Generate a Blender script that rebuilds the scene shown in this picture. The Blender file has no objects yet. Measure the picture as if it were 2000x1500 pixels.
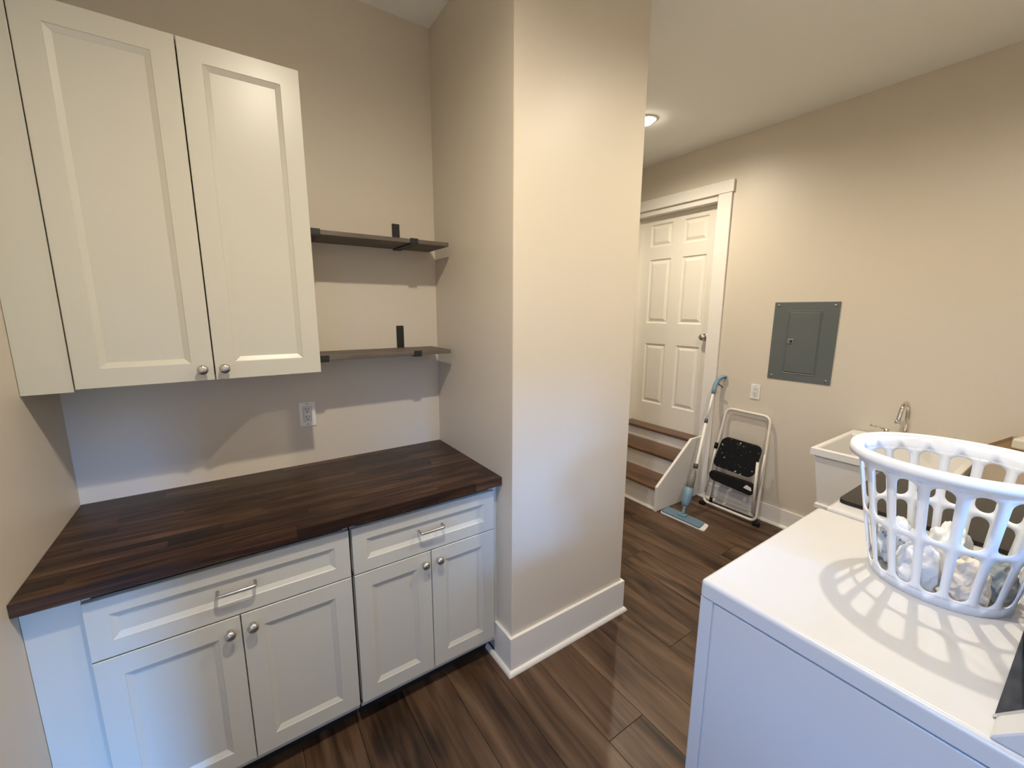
import bpy, bmesh, math, random
from mathutils import Vector, Matrix, noise

random.seed(7)
scene = bpy.context.scene
COL = scene.collection

# ------------------------------------------------------------------ camera
cam_d = bpy.data.cameras.new('camera')
cam_d.sensor_width = 36.0
cam_d.lens = 36.0 * 812.783 / 2000.0
cam_d.clip_start = 0.02
cam = bpy.data.objects.new('camera', cam_d)
cam.location = (0.5121, -2.0875, 1.6299)
cam.rotation_euler = (1.3956, -0.0038, -0.5960)
COL.objects.link(cam)
scene.camera = cam

# ------------------------------------------------------------------ world / daylight outside the added openings
world = bpy.data.worlds.new('world')
scene.world = world
world.use_nodes = True
wnt = world.node_tree
bg = wnt.nodes['Background']
wtc = wnt.nodes.new('ShaderNodeTexCoord'); wsep = wnt.nodes.new('ShaderNodeSeparateXYZ'); wrp = wnt.nodes.new('ShaderNodeValToRGB')
wnt.links.new(wtc.outputs['Generated'], wsep.inputs[0]); wnt.links.new(wsep.outputs['Z'], wrp.inputs['Fac'])
wrp.color_ramp.elements[0].position = 0.0; wrp.color_ramp.elements[0].color = (0.012, 0.022, 0.028, 1)   # ground and trees
wrp.color_ramp.elements[1].position = 0.03; wrp.color_ramp.elements[1].color = (0.14, 0.41, 1.0, 1)     # blue sky
wnt.links.new(wrp.outputs['Color'], bg.inputs[0])
bg.inputs[1].default_value = 380.0

scene.view_settings.view_transform = 'Standard'
scene.view_settings.look = 'None'
scene.view_settings.exposure = 0.0
scene.view_settings.gamma = 1.0
scene.view_settings.use_curve_mapping = False

LAMP_COL = (1.0, 0.885, 0.705)
LAMPS = [  # x, y, watts, label
    (0.80, -1.56, 54, 'round recessed ceiling light over the floor in front of the counter'),
    (2.40, -1.66, 41, 'round recessed ceiling light over the dryer and laundry basket'),
    (3.08, 0.03, 46, 'round lit recessed ceiling light beyond the pillar near the door'),
]
CEIL = 2.951

# ------------------------------------------------------------------ helpers
MATS = {}

def mat(name, color, rough=0.5, metal=0.0, spec=0.5, bump=0.0, bscale=200.0, vary=0.0, vscale=3.0, coat=0.0, trans=0.0, emit=None):
    if name in MATS:
        return MATS[name]
    m = bpy.data.materials.new(name)
    m.use_nodes = True
    nt = m.node_tree
    p = nt.nodes['Principled BSDF']
    p.inputs['Base Color'].default_value = (*color, 1)
    p.inputs['Roughness'].default_value = rough
    p.inputs['Metallic'].default_value = metal
    p.inputs['Specular IOR Level'].default_value = spec
    p.inputs['Coat Weight'].default_value = coat
    p.inputs['Coat Roughness'].default_value = 0.1
    p.inputs['Transmission Weight'].default_value = trans
    tc = nt.nodes.new('ShaderNodeTexCoord')
    if vary > 0:
        n = nt.nodes.new('ShaderNodeTexNoise')
        n.inputs['Scale'].default_value = vscale
        n.inputs['Detail'].default_value = 4
        nt.links.new(tc.outputs['Object'], n.inputs['Vector'])
        r = nt.nodes.new('ShaderNodeValToRGB')
        r.color_ramp.elements[0].position = 0.3
        r.color_ramp.elements[1].position = 0.7
        r.color_ramp.elements[0].color = (*[c * (1 - vary) for c in color], 1)
        r.color_ramp.elements[1].color = (*[min(1, c * (1 + vary)) for c in color], 1)
        nt.links.new(n.outputs['Fac'], r.inputs['Fac'])
        nt.links.new(r.outputs['Color'], p.inputs['Base Color'])
    if bump > 0:
        n2 = nt.nodes.new('ShaderNodeTexNoise')
        n2.inputs['Scale'].default_value = bscale
        n2.inputs['Detail'].default_value = 3
        nt.links.new(tc.outputs['Object'], n2.inputs['Vector'])
        b = nt.nodes.new('ShaderNodeBump')
        b.inputs['Strength'].default_value = bump
        b.inputs['Distance'].default_value = 0.002
        nt.links.new(n2.outputs['Fac'], b.inputs['Height'])
        nt.links.new(b.outputs['Normal'], p.inputs['Normal'])
    if emit:
        p.inputs['Emission Color'].default_value = (*emit[0], 1)
        p.inputs['Emission Strength'].default_value = emit[1]
    MATS[name] = m
    return m


def wood(name, stops, axis='Y', grain=(30.0, 1.6), rough=0.4, tone=0.35, patch=0.6, bump=0.15, knots=0.0):
    """Procedural plank material: grain along one object axis, tone differing per object."""
    m = bpy.data.materials.new(name)
    m.use_nodes = True
    nt = m.node_tree
    L = nt.links.new
    p = nt.nodes['Principled BSDF']
    p.inputs['Roughness'].default_value = rough
    tc = nt.nodes.new('ShaderNodeTexCoord')
    oi = nt.nodes.new('ShaderNodeObjectInfo')
    off = nt.nodes.new('ShaderNodeVectorMath'); off.operation = 'SCALE'
    off.inputs[0].default_value = (37.0, 53.0, 11.0)
    L(oi.outputs['Random'], off.inputs['Scale'])
    add = nt.nodes.new('ShaderNodeVectorMath'); add.operation = 'ADD'
    L(tc.outputs['Object'], add.inputs[0]); L(off.outputs[0], add.inputs[1])
    mp = nt.nodes.new('ShaderNodeMapping')
    a, b = grain
    mp.inputs['Scale'].default_value = (a, b, a) if axis == 'Y' else (b, a, a)
    L(add.outputs[0], mp.inputs['Vector'])
    n = nt.nodes.new('ShaderNodeTexNoise')
    n.inputs['Scale'].default_value = 1.0; n.inputs['Detail'].default_value = 6
    n.inputs['Roughness'].default_value = 0.62; n.inputs['Distortion'].default_value = 0.6
    L(mp.outputs[0], n.inputs['Vector'])
    mp2 = nt.nodes.new('ShaderNodeMapping')
    mp2.inputs['Scale'].default_value = (a * 0.28, b * 0.9, a * 0.28) if axis == 'Y' else (b * 0.9, a * 0.28, a * 0.28)
    L(add.outputs[0], mp2.inputs['Vector'])
    n2 = nt.nodes.new('ShaderNodeTexNoise')
    n2.inputs['Scale'].default_value = 1.0; n2.inputs['Detail'].default_value = 3; n2.inputs['Distortion'].default_value = 1.2
    L(mp2.outputs[0], n2.inputs['Vector'])
    mix = nt.nodes.new('ShaderNodeMix'); mix.data_type = 'FLOAT'
    mix.inputs[0].default_value = patch
    L(n.outputs['Fac'], mix.inputs[2]); L(n2.outputs['Fac'], mix.inputs[3])
    # tone offset from the per-object random
    t1 = nt.nodes.new('ShaderNodeMath'); t1.operation = 'MULTIPLY_ADD'
    t1.inputs[1].default_value = tone; t1.inputs[2].default_value = -tone / 2
    L(oi.outputs['Random'], t1.inputs[0])
    t2 = nt.nodes.new('ShaderNodeMath'); t2.operation = 'ADD'; t2.use_clamp = True
    L(mix.outputs[0], t2.inputs[0]); L(t1.outputs[0], t2.inputs[1])
    r = nt.nodes.new('ShaderNodeValToRGB')
    cr = r.color_ramp
    while len(cr.elements) < len(stops):
        cr.elements.new(0.5)
    for e, (pos, c) in zip(cr.elements, stops):
        e.position = pos; e.color = (*c, 1)
    L(t2.outputs[0], r.inputs['Fac'])
    L(r.outputs['Color'], p.inputs['Base Color'])
    bp = nt.nodes.new('ShaderNodeBump'); bp.inputs['Strength'].default_value = bump; bp.inputs['Distance'].default_value = 0.001
    L(n.outputs['Fac'], bp.inputs['Height']); L(bp.outputs['Normal'], p.inputs['Normal'])
    MATS[name] = m
    return m


def mesh_obj(name, verts, faces, material, parent=None, smooth=False, origin=None):
    if origin is None:
        origin = root_loc(parent)
    me = bpy.data.meshes.new(name)
    me.from_pydata([(v[0] - origin[0], v[1] - origin[1], v[2] - origin[2]) for v in verts], [], faces)
    me.update()
    o = bpy.data.objects.new(name, me)
    COL.objects.link(o)
    if material:
        me.materials.append(material)
    if smooth:
        for p in me.polygons:
            p.use_smooth = True
    if parent:
        o.parent = parent
    else:
        o.location = origin
    return o


def root_loc(o):
    if o is None:
        return (0, 0, 0)
    l = Vector((0, 0, 0))
    while o is not None:
        l += o.location
        o = o.parent
    return l


def bm_obj(name, bm, material, parent=None, smooth=False, origin=None):
    bmesh.ops.recalc_face_normals(bm, faces=bm.faces)
    vs = [v.co.copy() for v in bm.verts]
    bm.verts.index_update()
    fs = [[v.index for v in f.verts] for f in bm.faces]
    bm.free()
    o = mesh_obj(name, vs, fs, material, parent, smooth, origin)
    return o


def add_box(bm, x0, x1, y0, y1, z0, z1, bevel=0.0, seg=1):
    r = bmesh.ops.create_cube(bm, size=1.0)
    vs = r['verts']
    for v in vs:
        v.co = Vector(((x0 + x1) / 2 + v.co.x * (x1 - x0), (y0 + y1) / 2 + v.co.y * (y1 - y0), (z0 + z1) / 2 + v.co.z * (z1 - z0)))
    if bevel > 0:
        es = list({e for v in vs for e in v.link_edges})
        bmesh.ops.bevel(bm, geom=es, offset=bevel, segments=seg, affect='EDGES', profile=0.5)
    return vs


def box(name, x0, x1, y0, y1, z0, z1, material, parent=None, bevel=0.0, seg=2, smooth=False, origin=None):
    bm = bmesh.new()
    add_box(bm, min(x0, x1), max(x0, x1), min(y0, y1), max(y0, y1), min(z0, z1), max(z0, z1), bevel, seg)
    return bm_obj(name, bm, material, parent, smooth, origin)


def boxes(name, lst, material, parent=None, bevel=0.0, origin=None):
    bm = bmesh.new()
    for b in lst:
        add_box(bm, *b, bevel)
    return bm_obj(name, bm, material, parent, False, origin)


def prism(name, pts, axis, a0, a1, material, parent=None, smooth=False, bevel=0.0):
    """extrude a 2D outline along an axis. axis x: pts=(y,z); y: (x,z); z: (x,y)"""
    def P(p, a):
        return {'x': (a, p[0], p[1]), 'y': (p[0], a, p[1]), 'z': (p[0], p[1], a)}[axis]
    bm = bmesh.new()
    A = [bm.verts.new(P(p, a0)) for p in pts]
    B = [bm.verts.new(P(p, a1)) for p in pts]
    n = len(pts)
    bm.faces.new(A); bm.faces.new(B[::-1])
    for i in range(n):
        bm.faces.new([A[i], B[i], B[(i + 1) % n], A[(i + 1) % n]])
    if bevel:
        bmesh.ops.recalc_face_normals(bm, faces=bm.faces)
        bmesh.ops.bevel(bm, geom=list(bm.edges), offset=bevel, segments=2, affect='EDGES', profile=0.5)
    return bm_obj(name, bm, material, parent, smooth)


def round_path(pts, rad, seg=6, closed=False):
    pts = [Vector(p) for p in pts]
    out = []
    n = len(pts)
    for i, p in enumerate(pts):
        if not closed and (i == 0 or i == n - 1):
            out.append(p); continue
        a = (pts[i - 1] - p); b = (pts[(i + 1) % n] - p)
        r = min(rad, a.length * 0.49, b.length * 0.49)
        s = p + a.normalized() * r; e = p + b.normalized() * r
        for k in range(seg + 1):
            t = k / seg
            out.append((1 - t) ** 2 * s + 2 * t * (1 - t) * p + t * t * e)
    return out


def tube_geo(path, rad, seg=10, closed=False, flat=None):
    path = [Vector(p) for p in path]
    n = len(path)
    verts, faces = [], []
    prev = None
    for i, p in enumerate(path):
        if closed:
            t = (path[(i + 1) % n] - path[i - 1]).normalized()
        else:
            t = (path[min(i + 1, n - 1)] - path[max(i - 1, 0)]).normalized()
        if prev is None:
            ref = Vector((0, 0, 1)) if abs(t.z) < 0.9 else Vector((1, 0, 0))
            u = (ref - t * ref.dot(t)).normalized()
        else:
            u = (prev - t * prev.dot(t)).normalized()
        prev = u
        w = t.cross(u)
        r = rad[i] if isinstance(rad, (list, tuple)) else rad
        for k in range(seg):
            a = 2 * math.pi * k / seg
            fu, fw = (flat if flat else (1, 1))
            verts.append(p + u * math.cos(a) * r * fu + w * math.sin(a) * r * fw)
    m = n if closed else n - 1
    for i in range(m):
        for k in range(seg):
            a = i * seg + k; b = i * seg + (k + 1) % seg
            c = ((i + 1) % n) * seg + (k + 1) % seg; d = ((i + 1) % n) * seg + k
            faces.append([a, b, c, d])
    if not closed:
        faces.append(list(range(seg))[::-1])
        faces.append([(n - 1) * seg + k for k in range(seg)])
    return verts, faces


def tube(name, path, rad, material, parent=None, seg=10, closed=False, flat=None):
    v, f = tube_geo(path, rad, seg, closed, flat)
    return mesh_obj(name, v, f, material, parent, True)


def lathe(name, prof, material, parent=None, origin=(0, 0, 0), direction=(0, 0, 1), seg=24, smooth=True, obj_origin=None):
    """prof: (radius, distance along direction)"""
    d = Vector(direction).normalized()
    ref = Vector((0, 0, 1)) if abs(d.z) < 0.9 else Vector((1, 0, 0))
    u = (ref - d * ref.dot(d)).normalized(); w = d.cross(u)
    o = Vector(origin)
    verts, faces = [], []
    for r, h in prof:
        for k in range(seg):
            a = 2 * math.pi * k / seg
            verts.append(o + d * h + (u * math.cos(a) + w * math.sin(a)) * max(r, 1e-5))
    for i in range(len(prof) - 1):
        for k in range(seg):
            faces.append([i * seg + k, i * seg + (k + 1) % seg, (i + 1) * seg + (k + 1) % seg, (i + 1) * seg + k])
    faces.append(list(range(seg))[::-1])
    faces.append([(len(prof) - 1) * seg + k for k in range(seg)])
    return mesh_obj(name, verts, faces, material, parent, smooth, obj_origin)


def tag(o, label=None, cat=None, group=None, kind=None):
    if label: o['label'] = label
    if cat: o['category'] = cat
    if group: o['group'] = group
    if kind: o['kind'] = kind
    return o


def thing(name, loc, label=None, cat=None, group=None, kind=None):
    o = bpy.data.objects.new(name, None)
    o.empty_display_size = 0.05
    COL.objects.link(o)
    o.location = loc
    return tag(o, label, cat, group, kind)


# ------------------------------------------------------------------ materials
WALL = mat('wall_paint', (0.64, 0.58, 0.49), rough=0.42, spec=0.45, bump=0.10, bscale=260, vary=0.015, vscale=1.5)
CEILM = mat('ceiling_paint', (0.92, 0.93, 0.91), rough=0.8, spec=0.3, bump=0.08, bscale=220)
TRIM = mat('trim_paint', (0.80, 0.77, 0.72), rough=0.32, bump=0.03, bscale=120)
DOORP = mat('door_paint', (0.80, 0.76, 0.68), rough=0.38, bump=0.03, bscale=150)
CAB = mat('cabinet_paint', (0.545, 0.53, 0.465), rough=0.33, bump=0.02, bscale=160)
CABIN = mat('cabinet_inside', (0.10, 0.09, 0.08), rough=0.8)
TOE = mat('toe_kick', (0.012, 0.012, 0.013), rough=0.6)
NICKEL = mat('brushed_nickel', (0.62, 0.60, 0.57), rough=0.24, metal=1.0, bump=0.05, bscale=400)
CHROME = mat('chrome', (0.72, 0.70, 0.66), rough=0.08, metal=1.0)
BLACKMETAL = mat('black_iron', (0.012, 0.012, 0.013), rough=0.5, bump=0.1, bscale=300)
PLATE = mat('white_plastic', (0.78, 0.77, 0.74), rough=0.35)
SLOT = mat('dark_slot', (0.02, 0.02, 0.02), rough=0.7)
GREYMETAL = mat('grey_panel_enamel', (0.105, 0.122, 0.124), rough=0.42, bump=0.05, bscale=300, vary=0.05)
SCREW = mat('screw_metal', (0.35, 0.35, 0.33), rough=0.35, metal=0.8)
APPL = mat('white_enamel', (0.555, 0.56, 0.57), rough=0.22, coat=0.3, bump=0.02, bscale=60)
GLASSBLK = mat('black_glass', (0.004, 0.005, 0.007), rough=0.06, spec=0.12)
LIDBLK = mat('smoked_glass_lid', (0.014, 0.013, 0.012), rough=0.22, spec=0.3)
BASK = mat('white_basket_plastic', (0.83, 0.85, 0.87), rough=0.34)
SINKM = mat('white_laundry_tub', (0.78, 0.77, 0.75), rough=0.4)
BLUE = mat('blue_plastic', (0.17, 0.29, 0.37), rough=0.4)
BLUEPAD = mat('blue_grey_mop_plate', (0.13, 0.205, 0.28), rough=0.55, bump=0.2, bscale=150)
MOPWHITE = mat('white_mop_pad', (0.75, 0.74, 0.70), rough=0.8, bump=0.4, bscale=350)
MOPSILVER = mat('silver_pole', (0.78, 0.77, 0.74), rough=0.3, metal=0.0)
DARKGREY = mat('dark_grey_plastic', (0.06, 0.065, 0.065), rough=0.5)
SMOKE = mat('smoky_clear_bottle', (0.34, 0.31, 0.27), rough=0.12, trans=0.35)
STOOLW = mat('cream_tube_paint', (0.74, 0.70, 0.63), rough=0.35, bump=0.05, bscale=90)
RUBBER = mat('black_rubber', (0.006, 0.006, 0.007), rough=0.7, spec=0.25, bump=0.25, bscale=300)
CARD = mat('tan_cardboard', (0.55, 0.46, 0.36), rough=0.8, bump=0.1, bscale=150, vary=0.08, vscale=8)
CARDIN = mat('brown_cardboard_inside', (0.22, 0.14, 0.07), rough=0.85, vary=0.15, vscale=6)
CREAM = mat('cream_plastic', (0.68, 0.64, 0.54), rough=0.4)

FLOORW = wood('floor_plank_wood', [(0.34, (0.015, 0.008, 0.0045)), (0.44, (0.054, 0.029, 0.0155)), (0.54, (0.098, 0.056, 0.032)), (0.70, (0.165, 0.104, 0.064))],
              axis='Y', grain=(26.0, 1.3), rough=0.42, tone=0.09, patch=0.60, bump=0.12)
FLOORW.node_tree.nodes['Principled BSDF'].inputs['Specular IOR Level'].default_value = 0.35
TREADW = wood('stair_tread_wood', [(0.30, (0.055, 0.026, 0.013)), (0.48, (0.125, 0.065, 0.034)), (0.70, (0.21, 0.12, 0.068))],
              axis='Y', grain=(24.0, 2.0), rough=0.34, tone=0.10, patch=0.4, bump=0.1)
COUNTERW = wood('butcher_block_wood', [(0.30, (0.007, 0.0035, 0.0022)), (0.45, (0.024, 0.0105, 0.006)), (0.58, (0.060, 0.028, 0.0150)), (0.74, (0.125, 0.066, 0.037))],
                axis='X', grain=(75.0, 3.0), rough=0.36, tone=0.17, patch=0.38, bump=0.12)
COUNTERW.node_tree.nodes['Principled BSDF'].inputs['Specular IOR Level'].default_value = 0.3
SHELFW = wood('grey_brown_shelf_wood', [(0.25, (0.055, 0.043, 0.035)), (0.5, (0.115, 0.092, 0.076)), (0.8, (0.19, 0.155, 0.13))],
              axis='X', grain=(60.0, 4.0), rough=0.6, tone=0.1, patch=0.4, bump=0.3)

# ------------------------------------------------------------------ room shell
PX0, PX1, PY = 1.4416, 2.160, -0.7245        # pillar block
FX = 3.899                                   # wall with the door
RY = -2.45                                   # wall behind the appliances
BY = 2.2                                     # end of the passage

floor = tag(box('floor', 0.0, FX + 0.13, -4.05, BY, -0.08, -0.012, mat('subfloor', (0.012, 0.009, 0.007), rough=0.9)), kind='structure')
W_, LEN_ = 0.1955, 1.80
plank_mesh = {}
stag = [0.0, 0.45, 0.86, 0.21, 0.66, 1.05, 0.33, 0.78]
row = 0
x = 1.380 - 0.1955 * 7
while x < FX:
    xa, xb = max(x, 0.0), min(x + W_, FX)
    ylo, yhi = RY, BY
    anchor = -1.196 if abs(x - 1.5755) < 0.03 else None
    if anchor is not None: y = anchor - LEN_
    elif x < 2.1: y = -2.05 - LEN_ + 0.3 * (stag[row % 8] - 0.5)
    else: y = ylo - stag[row % 8] * 1.4 - 0.1
    while y < yhi:
        ya, yb = max(y, ylo), min(y + LEN_, yhi)
        if yb - ya > 0.03 and xb - xa > 0.02:
            cxm, cym = (xa + xb) / 2, (ya + yb) / 2
            hidden = (xa >= PX0 + 0.02 and xb <= PX1 - 0.02 and ya > PY + 0.05) or (xb < PX0 and ya > -0.5)
            if not hidden:
                if ya < PY < yb and PX0 < cxm < PX1:
                    yb2 = yb
                w, l = round(xb - xa - 0.0016, 4), round(yb - ya - 0.0016, 4)
                if (w, l) not in plank_mesh:
                    bm = bmesh.new()
                    add_box(bm, -w / 2, w / 2, -l / 2, l / 2, -0.012, 0.0, 0.0008, 1)
                    o = bm_obj('plank', bm, FLOORW, floor)
                    plank_mesh[(w, l)] = o.data
                else:
                    o = bpy.data.objects.new('plank', plank_mesh[(w, l)])
                    COL.objects.link(o); o.parent = floor
                o.location = (cxm, cym, 0)
        y += LEN_
    x += W_; row += 1

tag(box('ceiling', -0.12, FX + 0.13, -4.05, BY + 0.12, CEIL, CEIL + 0.1, CEILM), kind='structure')
tag(box('wall_back', -0.12, PX0, 0.0, 0.12, -0.08, CEIL, WALL), kind='structure')
tag(box('wall_pillar', PX0, PX1, PY, BY, -0.010, CEIL, WALL, bevel=0.004, seg=2), kind='structure')
tag(box('wall_passage', PX1, FX + 0.13, BY, BY + 0.12, -0.08, CEIL, WALL), kind='structure')
DY0, DY1, DZ1 = -0.072, 0.770, 2.553
tag(boxes('wall_right', [(FX, FX + 0.13, RY, DY0, -0.08, CEIL), (FX, FX + 0.13, DY1, BY, -0.08, CEIL),
                         (FX, FX + 0.13, DY0, DY1, DZ1, CEIL), (FX, FX + 0.086, DY0, DY1, -0.08, 0.44), (FX + 0.0865, FX + 0.13, DY0, DY1, -0.08, 0.5025)], WALL), kind='structure')
# unseen, added to steer daylight: slim hall with glazed end, window in left wall
HX, HY = 0.17, -3.95
LW = (-2.42, -1.78, 0.75, 1.95)       # y0, y1, z0, z1
tag(boxes('wall_left', [(-0.12, 0, HY, LW[0], -0.08, CEIL), (-0.12, 0, LW[1], 0.0, -0.08, CEIL),
                        (-0.12, 0, LW[0], LW[1], -0.08, LW[2]), (-0.12, 0, LW[0], LW[1], LW[3], CEIL)], WALL), kind='structure')
SWX, SWZ, SWD, SWR = (1.50, 1.80), (1.38, 1.70), 1.2, 0.485      # added light well and window, aimed to throw sky blue on the pillar
tag(boxes('wall_rear', [(HX, SWX[0], RY - 0.12, RY, -0.08, CEIL), (SWX[1], FX + 0.13, RY - 0.12, RY, -0.08, CEIL),
                        (SWX[0], SWX[1], RY - 0.12, RY, -0.08, SWZ[0]), (SWX[0], SWX[1], RY - 0.12, RY, SWZ[1], CEIL)], WALL), kind='structure')
lwm = thing('added_window_3', (1.65, RY - 0.2, SWZ[0]), kind='structure')  # unseen, added with its well for daylight on the pillar
ya_, yb_ = RY - 0.121, RY - SWD
def well(x0, x1, za, zb, name):
    dz = SWR * (SWD - 0.121) / SWD
    e = SWR * 0.121 / SWD
    v = [(x, y, z + (e if y == ya_ else SWR)) for y in (ya_, yb_) for x in (x0, x1) for z in (za, zb)]
    f = [[0, 1, 3, 2], [4, 6, 7, 5], [0, 4, 5, 1], [2, 3, 7, 6], [0, 2, 6, 4], [1, 5, 7, 3]]
    mesh_obj(name, v, f, WALL, lwm)
well(SWX[0] - 0.03, SWX[0], SWZ[0] - 0.05, SWZ[1] + 0.05, 'added_well_side'); well(SWX[1], SWX[1] + 0.03, SWZ[0] - 0.05, SWZ[1] + 0.05, 'added_well_side')
well(SWX[0], SWX[1], SWZ[0] - 0.05, SWZ[0], 'added_well_floor'); well(SWX[0], SWX[1], SWZ[1], SWZ[1] + 0.05, 'added_well_roof')
tag(box('added_hall_wall', HX, HX + 0.1, HY, RY - 0.12, -0.08, CEIL, WALL), kind='structure')  # added wall, narrows the sky light to the left filler
tag(box('added_hall_lintel', 0.0, HX, HY - 0.1, HY, 1.38, CEIL, WALL), kind='structure')  # unseen lintel added to keep the daylight low
def glass(name, tint):
    gl = bpy.data.materials.new(name); gl.use_nodes = True
    nt = gl.node_tree; nt.nodes.clear()
    out = nt.nodes.new('ShaderNodeOutputMaterial'); mx = nt.nodes.new('ShaderNodeMixShader')
    tr = nt.nodes.new('ShaderNodeBsdfTransparent'); tr.inputs[0].default_value = (tint, tint, tint, 1)
    gs = nt.nodes.new('ShaderNodeBsdfGlossy'); gs.inputs['Roughness'].default_value = 0.02
    mx.inputs[0].default_value = 0.06
    nt.links.new(tr.outputs[0], mx.inputs[1]); nt.links.new(gs.outputs[0], mx.inputs[2]); nt.links.new(mx.outputs[0], out.inputs[0])
    return gl
def portal(loc, rot, sx, sy):
    pl = bpy.data.lights.new('window_portal', 'AREA'); pl.shape = 'RECTANGLE'; pl.size = sx; pl.size_y = sy
    pl.cycles.is_portal = True
    o = bpy.data.objects.new('window_portal', pl); COL.objects.link(o); o.location = loc; o.rotation_euler = rot
box('glass_pane', SWX[0], SWX[1], RY - 0.062, RY - 0.058, SWZ[0], SWZ[1], glass('lightly_tinted_glass', 0.85), lwm)
portal(((SWX[0] + SWX[1]) / 2, RY - SWD - 0.01, (SWZ[0] + SWZ[1]) / 2 + SWR), (math.pi / 2, 0, 0), 0.3, 0.34)
win = thing('added_window_1', (HX / 2, HY - 0.05, 0.0), kind='structure')  # added glazing at the hall end, source of blue on the left filler
boxes('window_frame', [(0.001, 0.016, HY - 0.07, HY - 0.02, 0.02, 1.37), (HX - 0.016, HX - 0.001, HY - 0.07, HY - 0.02, 0.02, 1.37)], TRIM, win)
box('glass_pane', 0.017, HX - 0.017, HY - 0.050, HY - 0.046, 0.02, 1.37, glass('clear_window_glass', 1.0), win)
portal((HX / 2, HY - 0.09, 0.69), (math.pi / 2, 0, 0), HX, 1.38)
win2 = thing('added_window_2', (-0.06, (LW[0] + LW[1]) / 2, LW[2]), kind='structure')  # added opening, lights the dryer side with blue sky
boxes('window_frame', [(-0.09, -0.03, LW[0], LW[0] + 0.03, LW[2], LW[3]), (-0.09, -0.03, LW[1] - 0.03, LW[1], LW[2], LW[3]),
                       (-0.09, -0.03, LW[0] + 0.03, LW[1] - 0.03, LW[2], LW[2] + 0.03), (-0.09, -0.03, LW[0] + 0.03, LW[1] - 0.03, LW[3] - 0.03, LW[3])], TRIM, win2)
box('glass_pane', -0.064, -0.058, LW[0] + 0.03, LW[1] - 0.03, LW[2] + 0.03, LW[3] - 0.03, glass('daylight_dimming_glass', 0.175), win2)  # tint set to dim this added daylight
portal((-0.11, (LW[0] + LW[1]) / 2, (LW[2] + LW[3]) / 2), (0, -math.pi / 2, 0), LW[3] - LW[2], LW[1] - LW[0])

# baseboards
BBH, BBT, SH = 0.18, 0.015, 0.016
def qround(r, n=4):
    return [(0, 0)] + [(-r * math.cos(a), r * math.sin(a)) for a in [math.pi / 2 * k / n for k in range(n + 1)]]
bb = thing('baseboard_pillar', (PX0, PY, 0), kind='structure')
bm = bmesh.new()
loop = [(PX0 - BBT, -0.600), (PX0 - BBT, PY - BBT), (PX1 + BBT, PY - BBT), (PX1 + BBT, 0.6), (PX1, 0.6), (PX1, PY), (PX0, PY), (PX0, -0.600)]
prism('board', loop, 'z', 0.0, BBH, TRIM, bb)
def shoe_loop(r, z):
    return [(PX0 - BBT - r, -0.54, z), (PX0 - BBT - r, PY - BBT - r, z), (PX1 + BBT + r, PY - BBT - r, z), (PX1 + BBT + r, 0.6, z)]
vs, fs = [], []
rings = [(SH * math.cos(a), SH * 1.25 * math.sin(a)) for a in [math.pi / 2 * k / 5 for k in range(6)]]
for r, z in rings: vs += shoe_loop(r, z)
for i in range(len(rings) - 1):
    for k in range(3):
        fs.append([i * 4 + k, i * 4 + k + 1, (i + 1) * 4 + k + 1, (i + 1) * 4 + k])
fs.append([0, 4, 8, 12, 16, 20]); fs.append([3, 23, 19, 15, 11, 7][::1])
mesh_obj('shoe_molding', vs, fs, TRIM, bb)

bb2 = thing('baseboard_right', (FX, -1.2, 0), kind='structure')
box('board', FX - 0.015, FX, RY, -0.118, 0.0, 0.14, TRIM, bb2, bevel=0.002)
prism('shoe_molding', [(FX - 0.015, 0.0), (FX - 0.034, 0.0), (FX - 0.032, 0.009), (FX - 0.026, 0.016), (FX - 0.015, 0.02)], 'y', RY, -0.118, TRIM, bb2)
bb3 = tag(box('baseboard_rear', HX + 0.02, FX - 0.02, RY, RY + 0.015, 0.0, 0.14, TRIM), kind='structure')

# ------------------------------------------------------------------ six panel door with casing
trim = thing('trim_1', (FX, 0.35, 0.5), kind='structure')
box('side_casing', FX - 0.018, FX, -0.184, DY0, 0.0, DZ1, TRIM, trim, bevel=0.002)
box('side_casing', FX - 0.018, FX, DY1, DY1 + 0.112, 0.0, DZ1, TRIM, trim, bevel=0.002)
box('head_casing', FX - 0.024, FX, -0.196, DY1 + 0.124, DZ1, DZ1 + 0.092, TRIM, trim, bevel=0.002)
boxes('jamb', [(FX, FX + 0.13, DY0, DY0 + 0.012, 0.49, DZ1), (FX, FX + 0.13, DY1 - 0.012, DY1, 0.49, DZ1), (FX, FX + 0.13, DY0, DY1, DZ1 - 0.045, DZ1)], TRIM, trim)

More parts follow.
